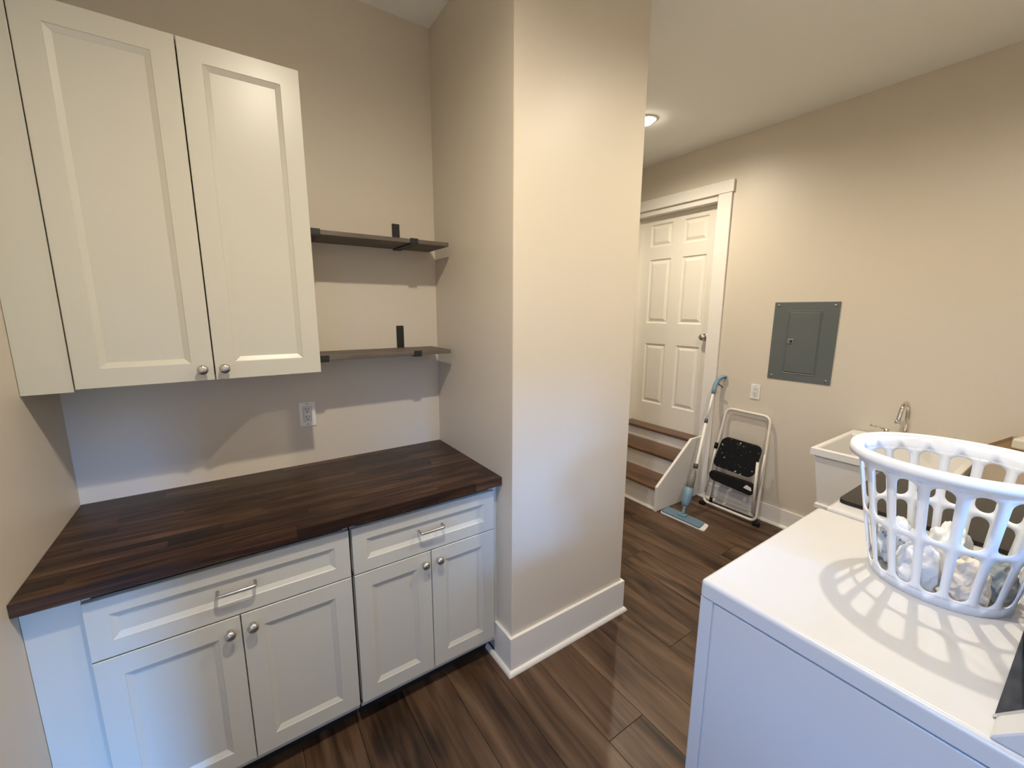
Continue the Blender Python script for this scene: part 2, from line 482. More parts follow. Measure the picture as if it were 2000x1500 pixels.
DX = 3.985
door = thing('door_1', (DX, 0.35, 0.5), kind='structure')
dy0, dy1, dz0, dz1 = DY0 + 0.012, DY1 - 0.012, 0.503, DZ1 - 0.046
ycuts = [dy0, 0.052, 0.288, 0.405, 0.640, dy1]
zcuts = [dz0, 0.715, 1.312, 1.512, 2.115, 2.232, 2.437, dz1]
bm = bmesh.new()
for i in range(5):
    for k in range(7):
        if i in (1, 3) and k in (1, 3, 5):
            continue
        vv = [bm.verts.new((DX, ycuts[i + a], zcuts[k + b])) for a, b in ((0, 0), (1, 0), (1, 1), (0, 1))]
        bm.faces.new(vv)
bmesh.ops.remove_doubles(bm, verts=bm.verts, dist=1e-5)
add_box(bm, DX + 0.012, DX + 0.036, dy0, dy1, dz0, dz1)
bm_obj('slab', bm, DOORP, door)
for i in (1, 3):
    for k in (1, 3, 5):
        a0, a1, b0, b1 = ycuts[i], ycuts[i + 1], zcuts[k], zcuts[k + 1]
        rr = [(0, 0), (0.009, 0.011), (0.018, 0.012), (0.044, 0.001)]
        vs, fs = [], []
        for d, dep in rr:
            vs += [(DX + dep, a0 + d, b0 + d), (DX + dep, a1 - d, b0 + d), (DX + dep, a1 - d, b1 - d), (DX + dep, a0 + d, b1 - d)]
        for r in range(3):
            for q in range(4):
                fs.append([r * 4 + q, (r + 1) * 4 + q, (r + 1) * 4 + (q + 1) % 4, r * 4 + (q + 1) % 4])
        fs.append([12, 15, 14, 13])
        mesh_obj('door_panel', vs, fs, DOORP, door)
kn = lathe('knob', [(0.011, 0.0), (0.011, 0.028), (0.017, 0.034), (0.026, 0.044), (0.028, 0.055), (0.024, 0.064), (0.012, 0.069), (0.0, 0.070)], NICKEL, door, (DX, 0.002, 1.405), (-1, 0, 0))
lathe('rosette', [(0.032, 0.0), (0.032, 0.006), (0.026, 0.010), (0.0, 0.010)], NICKEL, kn, (DX, 0.002, 1.405), (-1, 0, 0))

# ------------------------------------------------------------------ cabinets
def shaker(name, x0, x1, z0, z1, yf, parent, stile=0.060, bev=0.017, dep=0.009, thick=0.02, label=None):
    """recessed-panel front facing -y: frame with sloped inner bead, panel as a sub-part"""
    e = 0.0018
    def ring(d, y):
        return [(x0 + d, y, z0 + d), (x1 - d, y, z0 + d), (x1 - d, y, z1 - d), (x0 + d, y, z1 - d)]
    rings = [ring(0, yf + thick), ring(0, yf + e), ring(e, yf), ring(stile, yf), ring(stile + 0.002, yf + 0.002), ring(stile + bev, yf + dep), ring(stile + bev, yf + thick)]
    vs = [v for r in rings for v in r]
    fs = []
    n = len(rings)
    for i in range(n):
        j = (i + 1) % n
        for q in range(4):
            fs.append([i * 4 + q, i * 4 + (q + 1) % 4, j * 4 + (q + 1) % 4, j * 4 + q])
    bm = bmesh.new()
    V = [bm.verts.new(v) for v in vs]
    for f in fs: bm.faces.new([V[k] for k in f])
    o = bm_obj(name, bm, CAB, parent)
    d = stile + bev - 0.001
    box('panel', x0 + d, x1 - d, yf + dep + 0.0005, yf + thick - 0.002, z0 + d, z1 - d, CAB, o)
    return o

def knob(x, z, yf, parent):
    return lathe('knob', [(0.0085, 0.0), (0.0075, 0.004), (0.006, 0.009), (0.007, 0.014), (0.014, 0.018), (0.0165, 0.023), (0.0150, 0.028), (0.009, 0.0315), (0.0, 0.0325)], NICKEL, parent, (x, yf, z), (0, -1, 0))

def pull(x, z, yf, parent):
    w = 0.05
    path = round_path([(x - w, yf, z), (x - w, yf - 0.030, z), (x + w, yf - 0.030, z), (x + w, yf, z)], 0.010, 5)
    return tube('handle', path, 0.0052, NICKEL, parent, 10)

# upper cabinet
UF = -0.337
ZB, ZT = 1.3889, 2.4465
uc = thing('upper_cabinet', (0.4, -0.16, ZB), 'tall cream two-door wall cabinet hung above the dark wood counter', 'cabinet')
boxes('body', [(0.1165, 0.136, UF + 0.021, -0.001, ZB, ZT), (0.778, 0.797, UF + 0.021, -0.001, ZB, ZT), (0.136, 0.778, UF + 0.021, -0.001, ZT - 0.02, ZT),
               (0.136, 0.778, UF + 0.021, -0.001, ZB, ZB + 0.018), (0.136, 0.778, -0.012, -0.001, ZB, ZT)], CAB, uc)
box('filler_strip', 0.001, 0.112, UF + 0.010, UF + 0.030, ZB - 0.008, ZT, CAB, uc, bevel=0.001)
d = shaker('door', 0.1165, 0.4605, ZB, ZT, UF, uc); knob(0.430, ZB + 0.040, UF, d)
d = shaker('door', 0.4640, 0.8000, ZB, ZT, UF, uc); knob(0.492, ZB + 0.040, UF, d)

# base cabinets
BF = -0.620
def base_cab(x0, x1, label, fill):
    t = thing('base_cabinet', ((x0 + x1) / 2, -0.3, 0.0), label, 'cabinet', 'base cabinets under the counter')
    yb = BF + 0.021
    boxes('body', [(x0, x0 + 0.018, yb, -0.001, 0.10, 0.874), (x1 - 0.018, x1, yb, -0.001, 0.10, 0.874), (x0, x1, yb, -0.001, 0.084, 0.118),
                   (x0, x1, yb, yb + 0.02, 0.852, 0.874), (x0, x1, yb, yb + 0.02, 0.655, 0.672), (x0 + 0.018, x1 - 0.018, -0.012, -0.001, 0.1, 0.874),
                   ((x0 + x1) / 2 - 0.02, (x0 + x1) / 2 + 0.02, yb + 0.001, yb + 0.02, 0.118, 0.655)], CAB, t)
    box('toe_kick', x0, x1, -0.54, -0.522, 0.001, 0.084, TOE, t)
    dr = shaker('drawer', x0 + 0.0015, x1 - 0.0015, 0.6680, 0.8490, BF, t, stile=0.050, bev=0.016)
    pull((x0 + x1) / 2, 0.767, BF, dr)
    xm = (x0 + x1) / 2
    d = shaker('door', x0 + 0.0015, xm - 0.0015, 0.1150, 0.6640, BF, t); knob(xm - 0.031, 0.618, BF, d)
    d = shaker('door', xm + 0.0015, x1 - 0.0015, 0.1150, 0.6640, BF, t); knob(xm + 0.031, 0.618, BF, d)
    fx0, fx1 = fill
    box('filler_strip', fx0, fx1, BF + 0.018, BF + 0.036, 0.084, 0.874, CAB, t)
    return t
base_cab(0.1140, 0.8035, 'wide cream base cabinet with one drawer and two doors beside the left wall', (0.001, 0.1135))
base_cab(0.8105, 1.4165, 'cream base cabinet with drawer and two doors next to the pillar', (1.4170, PX0 - 0.001))

# countertop: glued staves
ct = thing('countertop', (0.72, -0.32, 0.876), 'dark stained butcher block countertop over the cream base cabinets', 'countertop')
CX0, CX1, CY0, CY1 = 0.001, PX0 - 0.001, -0.6444, -0.001
core = box('core', CX0, CX1, CY0 + 0.004, CY1, 0.876, 0.909, mat('counter_core', (0.016, 0.008, 0.005), rough=0.5), ct)
rows = 17
rw = (CY1 - CY0) / rows
rng = random.Random(3)
for r in range(rows):
    ya = CY0 + r * rw
    xx = CX0 - rng.uniform(0.0, 0.3)
    while xx < CX1:
        l = rng.uniform(0.26, 0.52) if r else rng.uniform(0.6, 0.8)
        xa, xb = max(xx, CX0), min(xx + l, CX1)
        if xb < CX1 and CX1 - xb < 0.05: xb = CX1
        if xb - xa > 0.012:
            z0 = 0.876 if r == 0 else 0.902
            bm = bmesh.new()
            add_box(bm, xa - (xa + xb) / 2 + 0.00015, xb - (xa + xb) / 2 - 0.00015, -rw / 2 + (0 if r == 0 else 0.00015), rw / 2 - 0.00015, z0 - 0.914, 0.0)
            o = bm_obj('stave', bm, COUNTERW, ct, origin=(0, 0, 0))
            o.location = Vector(((xa + xb) / 2, ya + rw / 2, 0.914)) - ct.location
        xx += l
        if xb == CX1: break

# ------------------------------------------------------------------ shelves and brackets
SD = 0.235
def shelf(z0, z1, label):
    bm = bmesh.new()
    add_box(bm, 0.7985, 1.408, -SD, -0.002, z0, z1, 0.0012, 1)
    o = bm_obj('wall_shelf', bm, SHELFW, None, origin=Vector((1.1, -0.12, z0)))
    tag(o, label, 'shelf', 'wood shelves beside the wall cabinet')
def bracket(x, z0, z1, zt, label):
    t = thing('shelf_bracket', (x, -0.003, z0), label, 'bracket', 'black iron shelf brackets')
    w = 0.0185
    box('wall_plate', x - w, x + w, -0.0056, -0.0006, z0 - 0.006, zt, BLACKMETAL, t, bevel=0.001, seg=1)
    box('arm', x - w, x + w, -SD - 0.006, -0.0056, z0 - 0.0062, z0 - 0.0012, BLACKMETAL, t, bevel=0.001, seg=1)
    box('lip', x - w, x + w, -SD - 0.0060, -SD - 0.0012, z0 - 0.0012, z1 + 0.003, BLACKMETAL, t, bevel=0.001, seg=1)
U0, U1 = 1.923, 1.941
L0, L1 = 1.422, 1.440
shelf(U0, U1, 'upper grey-brown wood shelf on black brackets beside the wall cabinet')
shelf(L0, L1, 'lower grey-brown wood shelf on black brackets beside the wall cabinet')
bracket(1.238, U0, U1, 2.042, 'black bracket holding the upper shelf near the pillar')
bracket(0.832, U0, U1, 2.042, 'black bracket holding the upper shelf next to the wall cabinet')
bracket(1.238, L0, L1, 1.551, 'black bracket holding the lower shelf near the pillar')
bracket(0.832, L0, L1, 1.551, 'black bracket holding the lower shelf next to the wall cabinet')

# ------------------------------------------------------------------ outlets
def outlet(c, axis, label, group, sc=1.0):
    """axis 'y': on a wall facing -y, 'x': on a wall facing -x"""
    t = thing('wall_outlet', c, label, 'outlet', group)
    cx, cy, cz = c
    def B(name, a0, a1, b0, b1, d0, d1, m, par, bevel=0.0):
        a0, a1, b0, b1 = a0 * sc, a1 * sc, b0 * sc, b1 * sc
        if axis == 'y':
            return box(name, cx + a0, cx + a1, cy - d1, cy - d0, cz + b0, cz + b1, m, par, bevel)
        return box(name, cx - d1, cx - d0, cy - a1, cy - a0, cz + b0, cz + b1, m, par, bevel)
    B('cover_plate', -0.0355, 0.0355, -0.058, 0.058, 0.0005, 0.006, PLATE, t, 0.0015)
    r = B('receptacle', -0.0168, 0.0168, -0.0335, 0.0335, 0.0055, 0.0085, mat('receptacle_plastic', (0.70, 0.69, 0.66), rough=0.4), t, 0.0008)
    B('receptacle_gap', -0.0178, 0.0178, -0.0345, 0.0345, 0.005, 0.0063, mat('gap_shadow_grey', (0.22, 0.21, 0.2), rough=0.7), t)
    for zc in (-0.0175, 0.0185):
        B('slot', -0.0075, -0.0048, zc + 0.001, zc + 0.010, 0.0080, 0.0089, SLOT, r)
        B('slot', 0.0048, 0.0072, zc + 0.002, zc + 0.009, 0.0080, 0.0089, SLOT, r)
        B('ground_hole', -0.0026, 0.0026, zc - 0.0085, zc - 0.0035, 0.0080, 0.0089, SLOT, r)
    B('test_button', -0.010, -0.001, -0.0035, 0.0025, 0.0080, 0.0095, PLATE, r)
    B('test_button', 0.001, 0.010, -0.0035, 0.0025, 0.0080, 0.0095, PLATE, r)
    for zc in (-0.048, 0.048):
        B('screw', -0.003, 0.003, zc - 0.0028, zc + 0.0028, 0.0055, 0.0068, SCREW, t, 0.0005)
    return t
outlet((0.7815, 0.0, 1.153), 'y', 'white outlet in the shadow below the wall cabinet above the counter', 'white wall outlets')
outlet((FX, -0.507, 1.008), 'x', 'white outlet above the folded step stool', 'white wall outlets')

# ------------------------------------------------------------------ electrical panel
ep = thing('electrical_panel', (FX, -0.78, 1.128), 'grey metal electrical panel on the beige wall', 'panel')
EY0, EY1, EZ0, EZ1 = -0.988, -0.582, 1.130, 1.696
box('cover', FX - 0.006, FX - 0.0005, EY0, EY1, EZ0, EZ1, GREYMETAL, ep, bevel=0.002)
bm = bmesh.new()
a0, a1, b0, b1 = -0.885, -0.690, 1.190, 1.625
def rr_(d, x): return [(x, a0 + d, b0 + d), (x, a1 - d, b0 + d), (x, a1 - d, b1 - d), (x, a0 + d, b1 - d)]
vs, fs = [], []
prof = [(-0.010, FX - 0.0058), (-0.006, FX - 0.009), (-0.002, FX - 0.0065), (0.0, FX - 0.0065), (0.004, FX - 0.0105), (0.006, FX - 0.011)]
for dd, xx in prof: vs += rr_(dd, xx)
for i in range(len(prof) - 1):
    for q in range(4): fs.append([i * 4 + q, (i + 1) * 4 + q, (i + 1) * 4 + (q + 1) % 4, i * 4 + (q + 1) % 4])
fs.append([20, 23, 22, 21])
pdoor = mesh_obj('door', vs, fs, GREYMETAL, ep)
la = box('latch', FX - 0.016, FX - 0.010, -0.735, -0.694, 1.398, 1.434, mat('latch_metal', (0.30, 0.29, 0.26), rough=0.35, metal=0.7), pdoor, bevel=0.003)
box('latch_slot', FX - 0.0175, FX - 0.0155, -0.728, -0.712, 1.406, 1.426, SLOT, pdoor, bevel=0.0005)
for yy in (EY0 + 0.028, EY1 - 0.028):
    for zz in (EZ0 + 0.025, EZ1 - 0.025):
        lathe('screw', [(0.009, 0.0), (0.009, 0.002), (0.006, 0.0045), (0.0, 0.005)], SCREW, ep, (FX - 0.006, yy, zz), (-1, 0, 0), 12)

# ------------------------------------------------------------------ recessed lights
TRIMW = mat('light_trim_white', (0.78, 0.75, 0.70), rough=0.4)
BULB = mat('lit_lamp_lens', (1, 0.95, 0.85), rough=0.5, emit=((1.0, 0.88, 0.70), 40.0))
for lx, ly, w, lab in LAMPS:
    t = thing('recessed_light', (lx, ly, CEIL), lab, 'ceiling light', 'recessed ceiling lights')
    lathe('trim_ring', [(0.078, 0.0), (0.078, -0.004), (0.070, -0.008), (0.056, -0.009), (0.050, -0.0055), (0.050, -0.001)], TRIMW, t, (lx, ly, CEIL), (0, 0, 1), 32)
    lathe('lens', [(0.049, -0.002), (0.047, -0.014), (0.038, -0.027), (0.022, -0.034), (0.0, -0.036)], BULB, t, (lx, ly, CEIL), (0, 0, 1), 24)
    ld = bpy.data.lights.new('lamp', 'SPOT')
    ld.energy = w * 2.15
    ld.color = LAMP_COL
    ld.spot_size = math.radians(172)
    ld.spot_blend = 1.0
    ld.shadow_soft_size = 0.024
    lo = bpy.data.objects.new('lamp', ld)
    COL.objects.link(lo)
    lo.parent = t
    lo.location = (0, 0, -0.06)

# ------------------------------------------------------------------ stairs
st = thing('staircase', (3.5, 0.4, 0.0), 'short white stairs with brown wood treads up to the door', 'stairs')
SY0, SY1 = -0.092, 1.05
T = [(3.292, 3.600, 0.200), (3.562, 3.870, 0.375), (3.836, 3.898, 0.500)]

zprev = 0.0
for i, (xa, xb, zt) in enumerate(T):
    box('riser', xa + 0.026, xa + 0.042, SY0, SY1, zprev, zt - 0.026, TRIM, st)
    b = 0.006
    prism('tread', [(xb, zt - 0.026), (xb, zt), (xa + 0.010, zt), (xa + 0.003, zt - 0.004), (xa, zt - 0.013), (xa + 0.003, zt - 0.022), (xa + 0.010, zt - 0.026)], 'y', SY0, SY1, TREADW, st)
    zprev = zt
box('threshold', 3.8985, 3.984, DY0 + 0.013, DY1 - 0.013, 0.474, 0.500, TREADW, st)
prism('stringer', [(3.285, 0.0), (3.878, 0.0), (3.878, 0.548), (3.722, 0.548), (3.285, 0.212)], 'y', -0.116, -0.0925, TRIM, st, bevel=0.003)
prism('shoe_molding', [(3.318, 0.0), (3.299, 0.0), (3.301, 0.009), (3.307, 0.016), (3.318, 0.02)], 'y', SY0, SY1, TRIM, st)

# ------------------------------------------------------------------ spray mop
mp = thing('spray_mop', (3.38, -0.30, 0.0), 'light blue spray mop leaning against the wall by the stairs', 'mop')
def quad_slab(name, c, z0, z1, m, par, bev):
    bm = bmesh.new()
    A = [bm.verts.new((x_, y_, z0)) for x_, y_ in c]; B = [bm.verts.new((x_, y_, z1)) for x_, y_ in c]
    bm.faces.new(A[::-1]); bm.faces.new(B)
    for i in range(len(c)): bm.faces.new([A[i], A[(i + 1) % len(c)], B[(i + 1) % len(c)], B[i]])
    bmesh.ops.recalc_face_normals(bm, faces=bm.faces)
    ve = [e for e in bm.edges if abs(e.verts[0].co.z - e.verts[1].co.z) > 1e-4]
    bmesh.ops.bevel(bm, geom=ve, offset=bev, segments=4, affect='EDGES', profile=0.5)
    te = [e for e in bm.edges if e.verts[0].co.z > z1 - 1e-5 and e.verts[1].co.z > z1 - 1e-5]
    bmesh.ops.bevel(bm, geom=te, offset=0.003, segments=2, affect='EDGES', profile=0.5)
    return bm_obj(name, bm, m, par)
quad_slab('mop_pad', [(3.302, -0.142), (3.428, -0.130), (3.432, -0.492), (3.318, -0.520)], 0.001, 0.012, MOPWHITE, mp, 0.02)
quad_slab('head_plate', [(3.309, -0.150), (3.422, -0.138), (3.422, -0.462), (3.318, -0.482)], 0.0121, 0.024, BLUEPAD, mp, 0.012)
J = Vector((3.375, -0.300, 0.026)); G0 = Vector((3.800, -0.224, 0.976))
ax = (G0 - J).normalized()
def along(h): return J + ax * (h / ax.z)
box('joint', 3.355, 3.400, -0.330, -0.270, 0.0241, 0.036, BLUE, mp, bevel=0.004)
tube('neck', [along(0.004), along(0.02), along(0.05), along(0.075)], [0.012, 0.012, 0.011, 0.016], BLUE, mp, 12)
tube('bottle_holder', [along(0.068), along(0.080), along(0.10), along(0.14), along(0.205), along(0.206)], [0.018, 0.028, 0.033, 0.037, 0.036, 0.030], BLUE, mp, 16)
sd = ax.cross(Vector((0, 0, 1))).normalized()
tube('spray_bottle', [along(0.206), along(0.26), along(0.30), along(0.335), along(0.35)], [0.030, 0.030, 0.027, 0.019, 0.010], SMOKE, mp, 16)
fo = Vector((0.012, -0.006, 0))
tube('lower_pole', [along(0.205) + fo * 1.4, along(0.36) + fo, along(0.72)], 0.0115, MOPSILVER, mp, 12)
tube('pole_clamp', [along(0.350) + fo * 0.6, along(0.385) + fo * 0.5], 0.018, DARKGREY, mp, 12)
tube('collar', [along(0.700), along(0.730)], 0.0135, DARKGREY, mp, 12)
tube('upper_pole', [along(0.725), along(0.945)], 0.0095, MOPSILVER, mp, 12)
gp = [along(0.93), along(0.965), along(1.00), Vector((3.836, -0.222, 1.045)), Vector((3.850, -0.229, 1.072)), Vector((3.866, -0.243, 1.090)), Vector((3.878, -0.258, 1.096)), Vector((3.884, -0.276, 1.092))]
g = tube('grip', gp, [0.014, 0.017, 0.018, 0.018, 0.0175, 0.0165, 0.015, 0.013], BLUE, mp, 14)
tube('trigger', [Vector((3.838, -0.238, 1.035)), Vector((3.842, -0.262, 1.022)), Vector((3.842, -0.274, 1.008))], [0.007, 0.006, 0.005], DARKGREY, g, 8)
tube('hang_hole', [Vector((3.866, -0.268, 1.094)), Vector((3.872, -0.275, 1.094))], 0.006, DARKGREY, g, 8)

# ------------------------------------------------------------------ folding step stool
ss = thing('step_stool', (3.75, -0.48, 0.0), 'folded cream tube step stool with black steps leaning on the wall', 'step stool')
r_ = 0.0105
loopf = round_path([(3.740, -0.248, 0.034), (3.872, -0.310, 0.842), (3.872, -0.652, 0.836), (3.734, -0.686, 0.034)], 0.055, 7, closed=True)
tube('main_frame', loopf, r_, STOOLW, ss, 10, closed=True)
for yy in (-0.246, -0.688):
    box('rubber_foot', 3.722, 3.756, yy - 0.024, yy + 0.024, 0.001, 0.030, RUBBER, ss, bevel=0.006)
# rear legs folded behind
tube('rear_leg', [(3.832, -0.268, 0.045), (3.842, -0.300, 0.50)], 0.009, STOOLW, ss, 10)
tube('rear_leg', [(3.832, -0.640, 0.045), (3.842, -0.655, 0.50)], 0.009, STOOLW, ss, 10)
tube('rear_crossbar', [(3.832, -0.268, 0.060), (3.832, -0.640, 0.060)], 0.007, STOOLW, ss, 8)
for yy in (-0.268, -0.640):
    tube('leg_tip', [(3.8315, yy, 0.001), (3.832, yy, 0.046)], 0.0125, RUBBER, ss, 10)
# front support legs hanging from the upper step
tube('support_leg', [(3.735, -0.266, 0.12), (3.775, -0.300, 0.52)], 0.0085, STOOLW, ss, 10)
tube('support_leg', [(3.722, -0.662, 0.10), (3.748, -0.648, 0.50)], 0.0105, STOOLW, ss, 10)
tube('leg_cap', [(3.774, -0.299, 0.51), (3.779, -0.303, 0.556)], 0.0145, RUBBER, ss, 10)
tube('hinge_bar', [(3.750, -0.676, 0.30), (3.790, -0.674, 0.56)], 0.007, STOOLW, ss, 8)
SPECK = bpy.data.materials.new('black_step_speckled'); SPECK.use_nodes = True
nt = SPECK.node_tree; p = nt.nodes['Principled BSDF']; p.inputs['Roughness'].default_value = 0.7; p.inputs['Specular IOR Level'].default_value = 0.25
tc = nt.nodes.new('ShaderNodeTexCoord'); vo = nt.nodes.new('ShaderNodeTexNoise'); vo.inputs['Scale'].default_value = 42; vo.inputs['Detail'].default_value = 2
rp = nt.nodes.new('ShaderNodeValToRGB'); rp.color_ramp.elements[0].position = 0.68; rp.color_ramp.elements[0].color = (0.006, 0.007, 0.008, 1)
rp.color_ramp.elements[1].position = 0.74; rp.color_ramp.elements[1].color = (0.55, 0.53, 0.48, 1)
nt.links.new(tc.outputs['Object'], vo.inputs['Vector']); nt.links.new(vo.outputs['Fac'], rp.inputs['Fac']); nt.links.new(rp.outputs['Color'], p.inputs['Base Color'])
def step(name, c, th, m, bevc):
    """c: 4 corners (x,y,z) TL TR BR BL, slab thickness along +x"""
    bm = bmesh.new()
    A = [bm.verts.new(Vector(q)) for q in c]; B = [bm.verts.new(Vector(q) + Vector((th, 0, 0.003))) for q in c]
    bm.faces.new(A); bm.faces.new(B[::-1])
    for i in range(4): bm.faces.new([A[i], B[i], B[(i + 1) % 4], A[(i + 1) % 4]])
    bmesh.ops.recalc_face_normals(bm, faces=bm.faces)
    ve = [e for e in bm.edges if abs(abs(e.verts[0].co.x - e.verts[1].co.x) - th) < 1e-4]
    bmesh.ops.bevel(bm, geom=ve, offset=bevc, segments=5, affect='EDGES', profile=0.5)
    return bm_obj(name, bm, m, ss)
step('upper_step', [(3.765, -0.356, 0.626), (3.765, -0.660, 0.614), (3.738, -0.624, 0.360), (3.738, -0.302, 0.374)], 0.022, SPECK, 0.045)
step('lower_step', [(3.735, -0.280, 0.322), (3.735, -0.640, 0.318), (3.722, -0.650, 0.226), (3.722, -0.298, 0.254)], 0.030, RUBBER, 0.035)
bm = bmesh.new()
pts_ = [(3.7195, -0.606 + 0.030 * math.cos(a), 0.272 + 0.030 * math.sin(a) + 0.004 * math.cos(5 * a)) for a in [math.pi * k / 10 for k in range(11)]]
A = [bm.verts.new(q) for q in pts_]; B = [bm.verts.new((q[0] + 0.005, q[1], q[2])) for q in pts_]
bm.faces.new(A); bm.faces.new(B[::-1])
for i in range(len(A)): bm.faces.new([A[i], B[i], B[(i + 1) % len(A)], A[(i + 1) % len(A)]])
tag(bm_obj('torn_sticker', bm, PLATE, ss), 'small torn white sticker')

# ------------------------------------------------------------------ utility sink and faucet
SX0, SX1, SYa, SYb, SZ = 3.225, 3.878, -1.735, -1.155, 0.862
sk = thing('utility_sink', (3.55, -1.44, 0.0), 'white plastic utility sink against the beige wall behind the washer', 'sink')
bm = bmesh.new()
def rect(x0, x1, y0, y1, z): return [bm.verts.new(q) for q in ((x0, y0, z), (x1, y0, z), (x1, y1, z), (x0, y1, z))]
prof = [(0.000, 0.000, SZ - 0.040), (0.000, 0.000, SZ - 0.003), (0.003, 0.003, SZ), (0.026, 0.110, SZ), (0.031, 0.114, SZ - 0.006), (0.070, 0.150, SZ - 0.32)]
R_ = [rect(SX0 + 0.014, SX1 - 0.004, SYa + 0.014, SYb - 0.014, SZ - 0.040)]
for a, b, z in prof:
    R_.append(rect(SX0 + a, SX1 - b, SYa + a, SYb - a, z))
for i in range(len(R_) - 1):
    for q in range(4):
        bm.faces.new([R_[i][q], R_[i][(q + 1) % 4], R_[i + 1][(q + 1) % 4], R_[i + 1][q]])
bm.faces.new(R_[-1][::-1])
bm_obj('basin_rim', bm, SINKM, sk)
bm = bmesh.new()
R_ = [rect(SX0 + 0.010, SX1 - 0.004, SYa + 0.010, SYb - 0.010, SZ - 0.035), rect(SX0 + 0.016, SX1 - 0.02, SYa + 0.018, SYb - 0.020, SZ - 0.05), rect(SX0 + 0.035, SX1 - 0.06, SYa + 0.055, SYb - 0.055, 0.535)]
for i in range(2):
    for q in range(4):
        bm.faces.new([R_[i][q], R_[i][(q + 1) % 4], R_[i + 1][(q + 1) % 4], R_[i + 1][q]])
bm.faces.new(R_[-1][::-1])
bm_obj('tub', bm, SINKM, sk)
box('base_flange', SX0 + 0.022, SX1 - 0.05, SYa + 0.045, SYb - 0.045, 0.500, 0.534, SINKM, sk, bevel=0.006)
for xx in (SX0 + 0.06, SX1 - 0.09):
    for yy in (SYa + 0.08, SYb - 0.08):
        box('leg', xx - 0.022, xx + 0.022, yy - 0.022, yy + 0.022, 0.001, 0.505, SINKM, sk, bevel=0.004)
lathe('drain', [(0.035, 0), (0.035, 0.004), (0.02, 0.005), (0.0, 0.003)], CHROME, sk, (3.52, -1.44, SZ - 0.3195), (0, 0, 1))
fa = thing('faucet', (3.82, -1.41, SZ), 'chrome gooseneck faucet with lever handles on the utility sink', 'faucet')
FYc = -1.418
box('base_plate', 3.795, 3.850, FYc - 0.20, FYc + 0.10, SZ + 0.0005, SZ + 0.016, CHROME, fa, bevel=0.005)
path = [Vector((3.825, FYc, SZ + 0.014)), Vector((3.825, FYc, SZ + 0.16))]
for k in range(1, 12):
    a = math.pi * k / 12 * 1.03
    path.append(Vector((3.825 - 0.055 * (1 - math.cos(a)), FYc + 0.012 * k / 12, SZ + 0.165 + 0.075 * math.sin(a))))
path += [Vector((3.712, FYc + 0.014, SZ + 0.150)), Vector((3.708, FYc + 0.014, SZ + 0.138))]
sp = tube('spout', path, 0.0115, CHROME, fa, 14)
tube('aerator', [Vector((3.709, FYc + 0.014, SZ + 0.144)), Vector((3.705, FYc + 0.014, SZ + 0.118))], 0.0155, CHROME, sp, 14)
lathe('spout_collar', [(0.022, 0), (0.022, 0.012), (0.015, 0.03), (0.0, 0.03)], CHROME, sp, (3.825, FYc, SZ + 0.014), (0, 0, 1))
for yy, sgn in ((FYc + 0.085, 1), (FYc - 0.175, -1)):
    h = lathe('handle', [(0.018, 0), (0.018, 0.01), (0.012, 0.03), (0.014, 0.042), (0.0, 0.046)], CHROME, fa, (3.822, yy, SZ + 0.014), (0, 0, 1))
    tube('lever', [Vector((3.822, yy, SZ + 0.050)), Vector((3.815, yy + sgn * 0.035, SZ + 0.056)), Vector((3.806, yy + sgn * 0.078, SZ + 0.066))], [0.009, 0.007, 0.0085], CHROME, h, 10)

# tall carton beside the sink with a container on it
def rotz(pts, c, a):
    ca, sa = math.cos(a), math.sin(a)
    return [(c[0] + (p[0] - c[0]) * ca - (p[1] - c[1]) * sa, c[1] + (p[0] - c[0]) * sa + (p[1] - c[1]) * ca) for p in pts]
CC = (3.60, -1.97)
ct2 = thing('cardboard_carton', (CC[0], CC[1], 0), 'tan cardboard carton standing to the right of the utility sink', 'carton')
ca0 = rotz([(3.42, -2.15), (3.80, -2.15), (3.80, -1.79), (3.42, -1.79)], CC, math.radians(-9))
bm = bmesh.new()
zb, ztp = 0.001, 1.000
outer0 = [bm.verts.new((*q, zb)) for q in ca0]; outer1 = [bm.verts.new((*q, ztp)) for q in ca0]
ci = rotz([(3.426, -2.144), (3.794, -2.144), (3.794, -1.796), (3.426, -1.796)], CC, math.radians(-9))
in1 = [bm.verts.new((*q, ztp)) for q in ci]; in0 = [bm.verts.new((*q, ztp - 0.02)) for q in ci]
bm.faces.new(outer0[::-1])
for i in range(4):
    j = (i + 1) % 4
    bm.faces.new([outer0[i], outer0[j], outer1[j], outer1[i]]); bm.faces.new([outer1[i], outer1[j], in1[j], in1[i]]); bm.faces.new([in1[i], in1[j], in0[j], in0[i]])
bm_obj('carton_body', bm, CARD, ct2)
bm = bmesh.new(); v0 = [bm.verts.new((*q, ztp - 0.0195)) for q in ci]; v1 = [bm.verts.new((*q, ztp - 0.012)) for q in ci]
bm.faces.new(v1); bm.faces.new(v0[::-1])
for i in range(4): bm.faces.new([v0[i], v0[(i + 1) % 4], v1[(i + 1) % 4], v1[i]])
bm_obj('inner_flap', bm, CARDIN, ct2)
so = thing('cream_container', (3.62, -1.96, ztp - 0.012), 'small flat cream container with dark knob on the carton', 'container')
quad = rotz([(3.53, -2.12), (3.70, -2.12), (3.70, -1.86), (3.53, -1.86)], CC, math.radians(-12))
bm = bmesh.new(); A = [bm.verts.new((*q, ztp - 0.0115)) for q in quad]; B = [bm.verts.new((*q, ztp + 0.040)) for q in quad]
bm.faces.new(A[::-1]); bm.faces.new(B)
for i in range(4): bm.faces.new([A[i], A[(i + 1) % 4], B[(i + 1) % 4], B[i]])
bmesh.ops.recalc_face_normals(bm, faces=bm.faces); bmesh.ops.bevel(bm, geom=list(bm.edges), offset=0.010, segments=3, affect='EDGES', profile=0.5)
